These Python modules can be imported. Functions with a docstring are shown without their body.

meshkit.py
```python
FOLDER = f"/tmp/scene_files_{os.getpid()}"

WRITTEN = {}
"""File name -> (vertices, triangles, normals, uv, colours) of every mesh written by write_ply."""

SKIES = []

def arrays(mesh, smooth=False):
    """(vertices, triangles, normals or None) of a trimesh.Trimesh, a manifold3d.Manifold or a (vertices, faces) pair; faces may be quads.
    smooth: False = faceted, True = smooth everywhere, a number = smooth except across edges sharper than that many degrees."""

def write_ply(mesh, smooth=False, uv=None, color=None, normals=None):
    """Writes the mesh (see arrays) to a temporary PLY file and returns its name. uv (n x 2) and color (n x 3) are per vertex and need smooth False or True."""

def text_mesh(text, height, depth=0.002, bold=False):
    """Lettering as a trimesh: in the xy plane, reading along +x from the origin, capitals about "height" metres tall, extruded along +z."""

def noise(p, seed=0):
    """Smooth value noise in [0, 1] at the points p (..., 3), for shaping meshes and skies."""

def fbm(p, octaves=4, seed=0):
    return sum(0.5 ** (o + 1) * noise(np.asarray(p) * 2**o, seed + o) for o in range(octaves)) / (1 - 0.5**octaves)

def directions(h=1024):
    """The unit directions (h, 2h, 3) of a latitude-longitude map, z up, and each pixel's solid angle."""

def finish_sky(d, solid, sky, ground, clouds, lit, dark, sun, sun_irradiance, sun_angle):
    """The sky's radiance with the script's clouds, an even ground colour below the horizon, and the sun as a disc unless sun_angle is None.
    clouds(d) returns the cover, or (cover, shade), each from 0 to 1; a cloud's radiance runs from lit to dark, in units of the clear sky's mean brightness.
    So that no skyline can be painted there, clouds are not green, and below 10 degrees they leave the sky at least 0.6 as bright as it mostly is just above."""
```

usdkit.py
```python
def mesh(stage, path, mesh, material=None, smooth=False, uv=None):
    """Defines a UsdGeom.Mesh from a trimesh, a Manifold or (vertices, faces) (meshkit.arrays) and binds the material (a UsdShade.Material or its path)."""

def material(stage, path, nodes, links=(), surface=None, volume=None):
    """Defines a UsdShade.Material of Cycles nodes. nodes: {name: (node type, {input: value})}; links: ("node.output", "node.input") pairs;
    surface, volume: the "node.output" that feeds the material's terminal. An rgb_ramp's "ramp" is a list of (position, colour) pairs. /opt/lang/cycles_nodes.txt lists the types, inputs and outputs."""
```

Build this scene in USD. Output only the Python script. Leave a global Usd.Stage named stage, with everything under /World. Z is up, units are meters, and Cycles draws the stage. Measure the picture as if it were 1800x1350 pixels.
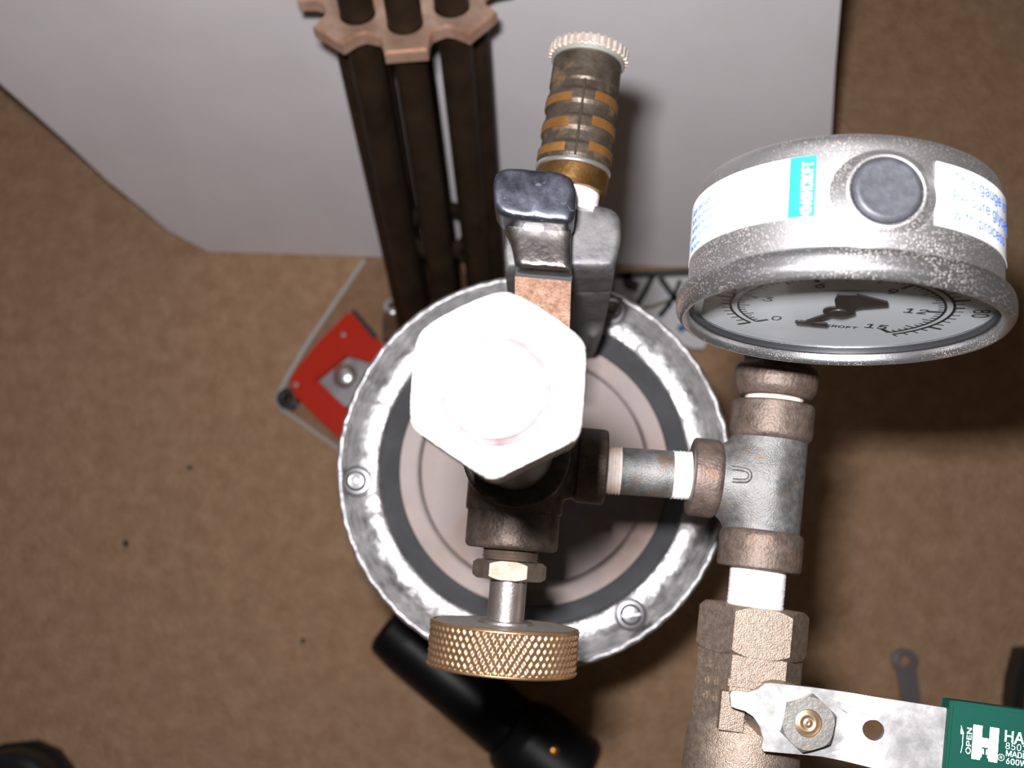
import math
import numpy as np
import trimesh
import manifold3d as m3
import shapely
from shapely.geometry import Polygon, LineString, Point, box as sbox
from pxr import Usd, UsdGeom, UsdLux, UsdShade, Gf, Sdf
import usdkit
import meshkit

stage = Usd.Stage.CreateInMemory()
UsdGeom.Xform.Define(stage, '/World')
UsdGeom.Scope.Define(stage, '/World/Looks')
rng = np.random.default_rng(7)

# ------------------------------------------------------------------ camera, light, exposure (millimetres here, metres on the stage)
F = 1800.0                       # focal length in pixels of the 1800 px wide frame
CAM = np.array([0.0, 0.0, 750.0])
NADIR = (960.0, 950.0)           # where straight down lands in the frame
_n = np.array([(NADIR[0] - 900) / F, -(NADIR[1] - 675) / F, -1.0])
Zc = -_n / np.linalg.norm(_n)
Xc = np.array([1.0, 0, 0]) - Zc[0] * Zc
Xc /= np.linalg.norm(Xc)
Yc = np.cross(Zc, Xc)
C2W = np.array([Xc, Yc, Zc])     # camera axes -> world axes

cam = UsdGeom.Camera.Define(stage, '/World/camera')
cam.CreateHorizontalApertureAttr(36.0)
cam.CreateVerticalApertureAttr(27.0)
cam.CreateFocalLengthAttr(36.0)
cam.CreateFStopAttr(16.0)
cam.CreateFocusDistanceAttr(0.252)
cam.CreateClippingRangeAttr(Gf.Vec2f(0.02, 50.0))
cam.CreateExposureAttr(0.0)
_m = np.eye(4)
_m[:3, :3] = C2W
_m[:3, 3] = CAM * 0.001
cam.AddTransformOp().Set(Gf.Matrix4d(*_m.T.ravel().tolist()))

FLASH = CAM + C2W @ np.array([-17.0, 31.0, 4.0])     # the camera's own flash, above left of its lens
fl = UsdLux.RectLight.Define(stage, '/World/camera_flash')
fl.CreateWidthAttr(0.022)
fl.CreateHeightAttr(0.013)
fl.CreateIntensityAttr(3300.0)
fl.CreateColorAttr(Gf.Vec3f(1.0, 0.97, 1.0))
_m = np.eye(4)
_m[:3, :3] = C2W
_m[:3, 3] = FLASH * 0.001
fl.AddTransformOp().Set(Gf.Matrix4d(*_m.T.ravel().tolist()))

dome = UsdLux.DomeLight.Define(stage, '/World/room_light')
dome.CreateIntensityAttr(0.012)
dome.CreateColorAttr(Gf.Vec3f(1.0, 0.80, 0.60))


def at(px, py, z):
    """World point (mm) at height z that the frame's pixel looks at."""
    d = C2W @ np.array([(px - 900) / F, -(py - 675) / F, -1.0])
    return CAM + d * ((z - CAM[2]) / d[2])


def mmpx(px, py, z):
    return np.linalg.norm(at(px + 1, py, z) - at(px, py, z))


# ------------------------------------------------------------------ materials
def mat(name, nodes, links, surface='p.BSDF'):
    return usdkit.material(stage, '/World/Looks/' + name, nodes, links, surface=surface)


def worn(name, c1, c2, rough=0.4, metallic=1.0, scale=150, bump=0.2, bscale=900, c3=None, s3=60, t3=(0.55, 0.7), rough2=None, dist=0.0006, spec=0.5, **extra):
    """Two mottled tones, an optional third in patches, fine bump."""
    n = {'tc': ('texture_coordinate', {}),
         'n1': ('noise_texture', {'scale': scale, 'detail': 6.0, 'roughness': 0.65}),
         'r1': ('rgb_ramp', {'ramp': [(0.35, c1), (0.65, c2)]}),
         'n2': ('noise_texture', {'scale': bscale, 'detail': 3.0}),
         'b': ('bump', {'strength': bump, 'distance': dist}),
         'p': ('principled_bsdf', {'metallic': metallic, 'roughness': rough, 'specular_ior_level': spec, **extra})}
    l = [('tc.object', 'n1.vector'), ('tc.object', 'n2.vector'), ('n1.fac', 'r1.fac'), ('n2.fac', 'b.height'), ('b.normal', 'p.normal')]
    if c3 is not None:
        n['n3'] = ('noise_texture', {'scale': s3, 'detail': 8.0, 'roughness': 0.7})
        n['r3'] = ('rgb_ramp', {'ramp': [(t3[0], (0, 0, 0)), (t3[1], (1, 1, 1))]})
        n['mx'] = ('mix', {'color2': c3})
        n['bw'] = ('rgb_to_bw', {})
        l += [('tc.object', 'n3.vector'), ('n3.fac', 'r3.fac'), ('r3.color', 'bw.color'), ('bw.val', 'mx.fac'), ('r1.color', 'mx.color1'), ('mx.color', 'p.base_color')]
    else:
        l += [('r1.color', 'p.base_color')]
    if rough2 is not None:
        n['mr'] = ('map_range', {'from_min': 0.35, 'from_max': 0.65, 'to_min': rough, 'to_max': rough2})
        l += [('n1.fac', 'mr.value'), ('mr.result', 'p.roughness')]
    return mat(name, n, l)


def plain(name, c, rough=0.5, metallic=0.0, **extra):
    return mat(name, {'p': ('principled_bsdf', {'base_color': c, 'roughness': rough, 'metallic': metallic, **extra})}, [])


carpet = worn('carpet_brown', (0.38, 0.225, 0.125), (0.49, 0.315, 0.19), rough=1.0, metallic=0, scale=75, bump=0.8, bscale=420, dist=0.004, spec=0.1,
              c3=(0.40, 0.25, 0.15), s3=22, t3=(0.5, 0.75), sheen_weight=0.15, sheen_roughness=0.5)
board_white = worn('board_white', (0.72, 0.69, 0.70), (0.78, 0.75, 0.76), rough=0.85, metallic=0, scale=12, bump=0.05, bscale=500, spec=0.2)
galv = worn('galvanised_iron', (0.14, 0.14, 0.138), (0.25, 0.25, 0.24), rough=0.54, rough2=0.64, scale=330, bump=0.35, bscale=2300, c3=(0.20, 0.145, 0.105), s3=110, t3=(0.52, 0.66), metallic=0.75)
rusty = worn('rusty_collar_iron', (0.11, 0.083, 0.068), (0.19, 0.145, 0.12), rough=0.5, rough2=0.62, metallic=0.6, scale=300, bump=0.4, bscale=1200, c3=(0.22, 0.10, 0.055), s3=160, t3=(0.58, 0.72))
dark_iron = worn('dark_cast_iron', (0.06, 0.045, 0.035), (0.13, 0.10, 0.08), rough=0.5, metallic=0.6, scale=240, bump=0.35, bscale=1000)
bright_zinc = worn('bright_zinc_cap', (0.66, 0.63, 0.63), (0.74, 0.71, 0.70), rough=0.6, metallic=0.2, scale=120, bump=0.05, bscale=900, c3=(0.75, 0.55, 0.52), s3=60, t3=(0.62, 0.8))
cap_pink = worn('cap_groove_pink', (0.088, 0.064, 0.066), (0.21, 0.15, 0.15), rough=0.95, metallic=0, scale=190, spec=0.1)
zinc_cast = worn('zinc_casting', (0.10, 0.10, 0.104), (0.19, 0.186, 0.182), rough=0.5, rough2=0.65, metallic=0.6, scale=150, bump=0.15, bscale=700, c3=(0.27, 0.235, 0.21), s3=80, t3=(0.6, 0.75))
tape = worn('thread_tape_white', (0.80, 0.80, 0.79), (0.90, 0.90, 0.89), rough=0.75, metallic=0, scale=500, bump=0.3, bscale=900)
tape_rust = worn('thread_tape_stained', (0.80, 0.76, 0.70), (0.70, 0.52, 0.40), rough=0.75, metallic=0, scale=220, bump=0.4, bscale=900)
cast_brass = worn('cast_brass', (0.26, 0.20, 0.155), (0.38, 0.305, 0.245), rough=0.46, metallic=0.8, scale=600, bump=0.5, bscale=2600, rough2=0.55)
old_brass = worn('tarnished_brass', (0.17, 0.085, 0.026), (0.26, 0.145, 0.05), rough=0.4, metallic=0.85, scale=200, bump=0.15, bscale=900)
knurl_brass = worn('knurled_brass', (0.38, 0.235, 0.13), (0.48, 0.315, 0.185), rough=0.36, metallic=0.85, scale=220, bump=0.1, bscale=1500)
knob_face = worn('knob_face_dusty', (0.22, 0.21, 0.19), (0.34, 0.33, 0.30), rough=0.6, metallic=0.5, scale=900, bump=0.4, bscale=2500)
stem_steel = worn('stem_steel', (0.28, 0.235, 0.215), (0.36, 0.32, 0.30), rough=0.38, metallic=0.85, scale=250, bump=0.15, bscale=1200)
nut_brass = worn('dull_brass_nut', (0.17, 0.13, 0.10), (0.25, 0.205, 0.165), rough=0.58, metallic=0.85, scale=250, bump=0.15, bscale=1200)
patina = worn('barrel_patina', (0.06, 0.044, 0.03), (0.115, 0.095, 0.075), rough=0.45, metallic=0.55, scale=180, bump=0.2, bscale=900, c3=(0.30, 0.17, 0.07), s3=90, t3=(0.55, 0.7))
bronze_band = worn('bronze_band', (0.26, 0.115, 0.03), (0.34, 0.165, 0.05), rough=0.45, metallic=0.6, scale=150, bump=0.2, bscale=900)
pale_metal = worn('pale_plated_ring', (0.75, 0.62, 0.50), (0.9, 0.85, 0.8), rough=0.35, metallic=0.7, scale=300, bump=0.1, bscale=900)
grey_ring = plain('grey_green_washer', (0.33, 0.34, 0.30), 0.5, 0.4)
silver_ring = plain('silver_ring', (0.85, 0.85, 0.84), 0.3, 0.9)
blued = worn('blackened_steel', (0.055, 0.058, 0.075), (0.10, 0.105, 0.13), rough=0.26, rough2=0.40, metallic=0.8, scale=160, bump=0.16, bscale=330, c3=(0.35, 0.35, 0.42), s3=260, t3=(0.6, 0.68))
blued_dark = worn('blackened_steel_waist', (0.06, 0.055, 0.055), (0.13, 0.115, 0.105), rough=0.3, metallic=0.8, scale=180, bump=0.2, bscale=500)
copper_rust = worn('rusty_copper_bar', (0.17, 0.085, 0.05), (0.27, 0.165, 0.115), rough=0.6, metallic=0.5, scale=420, bump=0.2, bscale=1200, c3=(0.12, 0.065, 0.04), s3=700, t3=(0.5, 0.62))
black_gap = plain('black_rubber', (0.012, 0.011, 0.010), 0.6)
ring_sheet = worn('bright_sheet_metal', (0.36, 0.355, 0.355), (0.62, 0.61, 0.605), rough=0.40, rough2=0.58, metallic=0.85, scale=120, bump=0.45, bscale=150, dist=0.0025)
groove_grey = worn('groove_dull_zinc', (0.10, 0.098, 0.096), (0.17, 0.166, 0.163), rough=0.6, metallic=0.5, scale=120)
pan_dark = worn('pan_wall_dark', (0.075, 0.078, 0.082), (0.10, 0.105, 0.11), rough=0.5, metallic=0.2, scale=60, bump=0.1, bscale=500)
pan_disc = worn('pan_floor_steel', (0.24, 0.205, 0.19), (0.34, 0.30, 0.285), rough=0.62, rough2=0.72, metallic=0.9, scale=45, bump=0.08, bscale=300, c3=(0.30, 0.21, 0.165), s3=18, t3=(0.5, 0.75))
can_steel = worn('canister_wall_steel', (0.35, 0.35, 0.35), (0.45, 0.45, 0.44), rough=0.4, metallic=0.8, scale=40, bump=0.1, bscale=300)
screw_steel = plain('screw_steel', (0.40, 0.40, 0.41), 0.34, 0.9)
zinc_plate = worn('zinc_plated_lever', (0.38, 0.38, 0.38), (0.54, 0.54, 0.535), rough=0.40, rough2=0.48, metallic=0.8, scale=180, bump=0.02, bscale=900, c3=(0.30, 0.30, 0.275), s3=120, t3=(0.55, 0.75))
nut_yellow = worn('yellow_zinc_nut', (0.46, 0.44, 0.38), (0.60, 0.59, 0.57), rough=0.34, metallic=0.85, scale=250, bump=0.15, bscale=900)
stem_brass = plain('lever_stem_brass', (0.62, 0.44, 0.27), 0.35, 0.9)
green_vinyl = plain('green_vinyl', (0.001, 0.062, 0.042), 0.6, specular_ior_level=0.2)
print_white = plain('white_print', (0.9, 0.9, 0.9), 0.6)


def dusty(name, c, rough, speck=0.03):
    return mat(name, {'tc': ('texture_coordinate', {}),
                      'v': ('voronoi_texture', {'scale': 2600.0, 'randomness': 1.0}),
                      'n': ('noise_texture', {'scale': 60.0, 'detail': 3.0}),
                      'n2': ('noise_texture', {'scale': 2500.0, 'detail': 2.0}),
                      'a': ('math', {'math_type': 'multiply_add', 'value2': 0.5, 'value3': -0.06}),
                      's': ('math', {'math_type': 'less_than'}),
                      'm': ('mix', {'color1': c, 'color2': (0.62, 0.57, 0.52)}),
                      'im': ('math', {'math_type': 'multiply_add', 'value2': -0.9, 'value3': 0.95}),
                      'ro': ('math', {'math_type': 'multiply_add', 'value2': 0.5, 'value3': rough}),
                      'b': ('bump', {'strength': 0.12, 'distance': 0.0003}),
                      'p': ('principled_bsdf', {'roughness': rough})},
               [('tc.object', 'v.vector'), ('tc.object', 'n.vector'), ('tc.object', 'n2.vector'), ('n2.fac', 'b.height'), ('b.normal', 'p.normal'),
                ('n.fac', 'a.value1'), ('v.distance', 's.value1'), ('a.value', 's.value2'), ('s.value', 'm.fac'), ('m.color', 'p.base_color'),
                ('s.value', 'im.value1'), ('im.value', 'p.metallic'), ('s.value', 'ro.value1'), ('ro.value', 'p.roughness')])


stainless = dusty('dusty_stainless', (0.50, 0.49, 0.49), 0.46)
bezel_steel = dusty('bezel_stainless', (0.48, 0.48, 0.49), 0.32)
plug_rubber = worn('plug_rubber', (0.035, 0.037, 0.045), (0.06, 0.062, 0.072), rough=0.5, metallic=0, scale=400, bump=0.15, bscale=900)
label_white = plain('label_paper', (0.86, 0.87, 0.87), 0.5)
teal_ink = plain('teal_ink', (0.01, 0.42, 0.42), 0.5)
blue_ink = plain('blue_ink', (0.03, 0.12, 0.45), 0.6)
pale_teal_ink = plain('pale_teal_ink', (0.35, 0.72, 0.68), 0.6)
dial_white = plain('dial_face_paint', (0.84, 0.86, 0.89), 0.6)
black_ink = plain('black_ink', (0.02, 0.02, 0.022), 0.6)
needle_black = plain('needle_black', (0.03, 0.022, 0.02), 0.45)
seal_black = plain('seal_black', (0.02, 0.02, 0.022), 0.5)
def glassy(name, tint, shine, base, gain):
    """Transparent sheet with a two sided Schlick reflection."""
    return mat(name, {'w': ('layer_weight', {'blend': 0.5}), 'pw': ('math', {'math_type': 'power', 'value2': 5.0}), 'a': ('math', {'math_type': 'multiply_add', 'value2': gain, 'value3': base}),
                      't': ('transparent_bsdf', {'color': tint}), 'g': ('glossy_bsdf', {'roughness': shine}), 'm': ('mix_closure', {})},
               [('w.facing', 'pw.value1'), ('pw.value', 'a.value1'), ('a.value', 'm.fac'), ('t.BSDF', 'm.closure1'), ('g.BSDF', 'm.closure2')], 'm.closure')


pane = glassy('window_pane', (0.96, 0.97, 0.97), 0.03, 0.02, 0.22)
clear_plastic = glassy('clear_plastic', (0.95, 0.94, 0.93), 0.2, 0.03, 0.5)
plastic_rim = mat('plastic_rim', {'t': ('transparent_bsdf', {'color': (0.95, 0.95, 0.95)}), 'g': ('principled_bsdf', {'base_color': (0.75, 0.73, 0.7), 'roughness': 0.3}), 'm': ('mix_closure', {'fac': 0.42})},
                  [('t.BSDF', 'm.closure1'), ('g.BSDF', 'm.closure2')], 'm.closure')
tube_brown = worn('dark_brown_tube', (0.018, 0.011, 0.006), (0.035, 0.022, 0.013), rough=0.55, metallic=0.0, scale=40, bump=0.15, bscale=300, spec=0.15)
plate_copper = worn('copper_plate', (0.50, 0.31, 0.21), (0.68, 0.48, 0.37), rough=0.42, metallic=0.55, scale=90, bump=0.25, bscale=400)
plate_rust = worn('rusted_plate', (0.10, 0.05, 0.03), (0.17, 0.09, 0.055), rough=0.6, metallic=0.3, scale=90, bump=0.25, bscale=400)
red_plastic = plain('red_plastic', (0.50, 0.018, 0.004), 0.6, specular_ior_level=0.2)
black_plastic = plain('black_plastic', (0.012, 0.012, 0.012), 0.4)
grey_metal = worn('grey_metal', (0.28, 0.27, 0.27), (0.40, 0.39, 0.39), rough=0.35, metallic=0.8, scale=90)
box_white = plain('printed_box_white', (0.58, 0.57, 0.57), 0.5)
ink_dark = plain('printed_dark_ink', (0.03, 0.035, 0.03), 0.5)
ink_olive = plain('printed_olive_ink', (0.16, 0.15, 0.07), 0.5)
ink_blue = plain('printed_blue_ink', (0.02, 0.10, 0.25), 0.5)
ink_brown = plain('printed_brown_ink', (0.20, 0.10, 0.05), 0.5)
flash_black = plain('torch_black', (0.005, 0.005, 0.006), 0.42, specular_ior_level=0.25)
amber = plain('amber_brass', (0.55, 0.26, 0.06), 0.25, 0.8)
wrench_steel = plain('wrench_steel', (0.30, 0.28, 0.29), 0.4, 0.8)
lint_black = plain('lint_black', (0.02, 0.02, 0.02), 0.9)
shoe_black = plain('shoe_black', (0.008, 0.008, 0.009), 0.5)

# ------------------------------------------------------------------ things, parts, shapes
BASE, USED = {}, set()


def fresh(parent, name):
    path, k = f'{parent}/{name}', 0
    while path in USED:
        k += 1
        path = f'{parent}/{name}_{k:03d}'
    USED.add(path)
    return path


def custom(prim, **kw):
    for k, v in kw.items():
        if v:
            prim.SetCustomDataByKey(k, v)


def thing(name, label, cat, base, group=None):
    path = fresh('/World', name)
    x = UsdGeom.Xform.Define(stage, path)
    x.AddTranslateOp().Set(Gf.Vec3d(*(np.asarray(base, float) * 0.001).tolist()))
    BASE[path] = np.asarray(base, float)
    custom(x.GetPrim(), label=label, category=cat, group=group)
    return path


def part(parent, name, mesh, material, smooth=32, label=None, kind=None):
    if isinstance(mesh, m3.Manifold):
        mesh = tm(mesh)
    root = '/'.join(parent.split('/')[:3])
    path = fresh(parent, name)
    m = mesh.copy()
    m.vertices = (m.vertices - BASE.get(root, 0)) * 0.001
    usdkit.mesh(stage, path, m, material, smooth=smooth)
    custom(stage.GetPrimAtPath(path), label=label, kind=kind)
    return path


def tm(m):
    q = m.to_mesh()
    return trimesh.Trimesh(np.array(q.vert_properties[:, :3]), np.array(q.tri_verts), process=False)


def mf(t):
    return m3.Manifold(m3.Mesh(np.asarray(t.vertices, np.float32), np.asarray(t.faces, np.uint32)))


def unit(v):
    v = np.asarray(v, float)
    return v / np.linalg.norm(v)


def frame(o, z, x=None):
    z = unit(z)
    if x is None:
        x = [0, 0, 1] if abs(z[2]) < 0.9 else [1, 0, 0]
    x = np.asarray(x, float)
    x = unit(x - x @ z * z)
    m = np.eye(4)
    m[:3, 0], m[:3, 1], m[:3, 2], m[:3, 3] = x, np.cross(z, x), z, o
    return m


def put(mesh, m):
    if isinstance(mesh, m3.Manifold):
        mesh = tm(mesh)
    mesh = mesh.copy()
    mesh.apply_transform(m)
    return mesh


def cat(*ms):
    return trimesh.util.concatenate([tm(m) if isinstance(m, m3.Manifold) else m for m in ms])


def fillet(pts, r, k=3):
    """Rounds the inner corners of an open profile."""
    pts = [np.asarray(p, float) for p in pts]
    out = [pts[0]]
    for a, b, c in zip(pts, pts[1:], pts[2:]):
        la, lc = np.linalg.norm(a - b), np.linalg.norm(c - b)
        d = min(r, la * 0.45, lc * 0.45)
        p, q = b + (a - b) / max(la, 1e-9) * d, b + (c - b) / max(lc, 1e-9) * d
        for t in np.linspace(0, 1, k + 1):
            out.append((1 - t) ** 2 * p + 2 * t * (1 - t) * b + t * t * q)
    out.append(pts[-1])
    return out


def lathe(profile, n=64, loop=False, fn=None):
    """Revolves (radius, height) pairs about local z. fn(r, s, angle) may change the radius."""
    rows, verts = [], []
    ang = np.arange(n) * 2 * math.pi / n
    for r, s in profile:
        if r < 1e-6:
            rows.append([len(verts)] * n)
            verts.append((0, 0, s))
        else:
            rows.append(list(range(len(verts), len(verts) + n)))
            for a in ang:
                rr, ss = fn(r, s, a) if fn else (r, s)
                verts.append((rr * math.cos(a), rr * math.sin(a), ss))
    faces = []
    pairs = list(zip(rows, rows[1:])) + ([(rows[-1], rows[0])] if loop else [])
    for u, v in pairs:
        for i in range(n):
            j = (i + 1) % n
            if u[i] != u[j]:
                faces.append((u[i], u[j], v[j]))
            if v[i] != v[j]:
                faces.append((u[i], v[j], v[i]))
    m = trimesh.Trimesh(np.array(verts), np.array(faces), process=False)
    if m.volume < 0:
        m.invert()
    return m


def cyl(r, s0, s1, ch=0.4, n=64):
    return lathe(fillet([(0, s0), (r, s0), (r, s1), (0, s1)], ch), n)


def tube(r0, r1, s0, s1, ch=0.3, n=64):
    p = [(r0, s0), (r1, s0), (r1, s1), (r0, s1)]
    q = fillet(p + p[:2], ch)[1:-1]
    return lathe(q, n, loop=True)


def hexnut(R, h, bore=0.0, turn=0.0, sides=6, cham=0.09, both=True):
    a = [(R * math.cos(turn + 2 * math.pi * k / sides), R * math.sin(turn + 2 * math.pi * k / sides)) for k in range(sides)]
    m = m3.CrossSection([a]).extrude(h)
    c0 = cham * R if both else 0
    m = m ^ mf(lathe([(0, 0), (R * (0.89 if both else 1.02), 0), (R * 1.01, c0 + 1e-3), (R * 1.01, h - cham * R), (R * 0.89, h), (0, h)], 96))
    if bore:
        m = m - m3.Manifold.cylinder(h + 2, bore, bore, 48).translate((0, 0, -1))
    return tm(m)


def prism(poly, z0, z1):
    m = trimesh.creation.extrude_polygon(poly, z1 - z0, engine='earcut')
    m.apply_translation((0, 0, z0))
    return m


def soft(poly, z0, z1, step=1.2, it=8):
    """A slab of the outline with its edges rounded over."""
    m = tm(mf(trimesh.Trimesh(*[prism(poly, z0, z1).vertices, prism(poly, z0, z1).faces])).refine_to_length(step))
    trimesh.smoothing.filter_laplacian(m, lamb=0.5, iterations=it, volume_constraint=False)
    return m


def bevel_slab(poly, z0, z1, b=0.4):
    """An extruded outline with chamfered edges top and bottom (convex enough outlines)."""
    cs = m3.CrossSection([np.asarray(poly.exterior.coords)[:-1]] + [np.asarray(i.coords)[:-1] for i in poly.interiors], m3.FillRule.EvenOdd)
    parts = [cs.extrude(z1 - z0 - 2 * b).translate((0, 0, z0 + b))]
    for k in range(3):
        t = (k + 1) / 3.0
        ins = b * (1 - math.sqrt(max(0.0, 1 - t * t)))
        h = b * t
        c = cs.offset(-max(ins, 1e-3), m3.JoinType.Round)
        parts.append(c.extrude(z1 - z0 - 2 * b + 2 * h).translate((0, 0, z0 + b - h)))
    return tm(m3.Manifold.batch_boolean(parts, m3.OpType.Add))


def pxpoly(pts, z):
    return Polygon([at(x, y, z)[:2] for x, y in pts])


def smin(a, b, k):
    h = max(k - abs(a - b), 0.0) / k
    return min(a, b) - h * h * k * 0.25


def sd_cyl(p, a, d, h, r):
    """Distance to a cylinder from a along unit d, length h, radius r."""
    x, y, z = p[0] - a[0], p[1] - a[1], p[2] - a[2]
    t = x * d[0] + y * d[1] + z * d[2]
    q = math.sqrt(max(x * x + y * y + z * z - t * t, 0.0)) - r
    s = abs(t - h * 0.5) - h * 0.5
    return min(max(q, s), 0.0) + math.hypot(max(q, 0.0), max(s, 0.0))


def blob(f, lo, hi, edge):
    return tm(m3.Manifold.level_set(lambda x, y, z: -f((x, y, z)), [*lo, *hi], edge))


def sweep(points, r, n=10, closed=False):
    pts = np.asarray(points, float)
    path = np.vstack([pts, pts[:1]]) if closed else pts
    poly = Point(0, 0).buffer(r, quad_segs=max(2, n // 4))
    return trimesh.creation.sweep_polygon(poly, path, engine='earcut')


def text(t, h, depth=0.1, bold=False):
    return meshkit.text_mesh(t, h, depth, bold)


def centred(m):
    m.apply_translation(np.append(-(m.bounds[0] + m.bounds[1])[:2] / 2, 0))
    return m


ZB = 450.0                      # height of the pipe work's axes
UP = np.array([0, 0, 1.0])
AX = unit(at(1333, 1000, ZB) - at(1360, 710, ZB))      # along the tee's run, towards the bottom of the frame
AX[2] = 0
AX = unit(AX)
BR = np.array([AX[1], -AX[0], 0])                      # along its branch, towards the left
if BR[0] > 0:
    BR = -BR
k_b = mmpx(1340, 850, ZB)

# ------------------------------------------------------------------ setting: carpeted floor
g = 90
xs = np.linspace(-1300, 1300, g)
gx, gy = np.meshgrid(xs, xs, indexing='ij')
gz = (meshkit.fbm(np.stack([gx / 60, gy / 60, gx * 0], -1), 3, seed=3) - 0.5) * 1.2 - 0.6
v = np.stack([gx, gy, gz], -1).reshape(-1, 3)
i, j = np.meshgrid(np.arange(g - 1), np.arange(g - 1), indexing='ij')
q = (i * g + j).ravel()
fl_mesh = trimesh.Trimesh(v, np.vstack([np.stack([q, q + g, q + g + 1], 1), np.stack([q, q + g + 1, q + 1], 1)]), process=False)
p = part('/World', 'floor', fl_mesh, carpet, smooth=True)
custom(stage.GetPrimAtPath(p), label='brown cut pile carpet covering the whole floor', category='floor', kind='structure')

# ------------------------------------------------------------------ white board leaning at the back
LEAN = 0.30
b0, b1 = at(360, 442, 0), at(1458, 478, 0)
bu = unit((b1 - b0) * [1, 1, 0])
bn = np.array([-bu[1], bu[0], 0])
bv = unit(bn * LEAN + UP)
bnorm = np.cross(bu, bv)                              # faces the camera side


def on_board(px, py):
    d = at(px, py, 0) - CAM
    t = ((b0 - CAM) @ bnorm) / (d @ bnorm)
    w = CAM + d * t - b0
    return (w @ bu, w @ bv)


edge = [on_board(*e) for e in [(367, 443), (341, 431), (296, 407), (249, 367), (190, 320), (127, 260), (62, 202), (0, 148), (-80, 74)]]
redge = [on_board(*e) for e in [(1455, 478), (1458, 300), (1468, 120), (1478, 0), (1484, -60)]]
top = max(e[1] for e in (edge[-1], redge[-1])) + 160
pl = edge + [(edge[-1][0] - 90, top), (redge[-1][0] + 5, top)] + redge[::-1]
bm = bevel_slab(Polygon(pl), -3.0, 0.0, 0.6)
M = np.eye(4)
M[:3, 0], M[:3, 1], M[:3, 2], M[:3, 3] = bu, bv, bnorm, b0 + UP * 0.4
t = thing('white_board', 'large plain white board leaning behind the tubes and the brass barrel', 'board', b0)
part(t, 'panel', put(bm, M), board_white)

# ------------------------------------------------------------------ bundle of dark tubes with copper end plates
tb = at(800, 592, 0) + [0, 0, 2]
tp = at(729, 100, 247)
td = unit(tp - tb)
TF = frame(tb, td, CAM - (tb + tp) / 2) @ trimesh.transformations.rotation_matrix(-0.07, [0, 0, 1])                       # local x points to the camera side
t = thing('tube_bundle', 'bundle of dark brown tubes held by notched copper plates, leaning on the white board', 'tubes', tb)
RT, rt = 31.6, 8.3


def lobed(phase=0.0):
    pts = []
    for k in range(8):
        a0 = phase + k * math.pi / 4
        for da, r in ((-0.25, 44.5), (-0.19, 52.5), (0.19, 52.5), (0.25, 44.5), (0.31, 41.5), (0.475, 41.5)):
            pts.append((r * math.cos(a0 + da), r * math.sin(a0 + da)))
    holes = [Point(RT * math.cos(k * math.pi / 4), RT * math.sin(k * math.pi / 4)).buffer(rt + 0.3, quad_segs=10) for k in range(8)]
    poly = Polygon(pts).difference(shapely.union_all(holes)).difference(Point(0, 0).buffer(9))
    return poly


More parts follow.
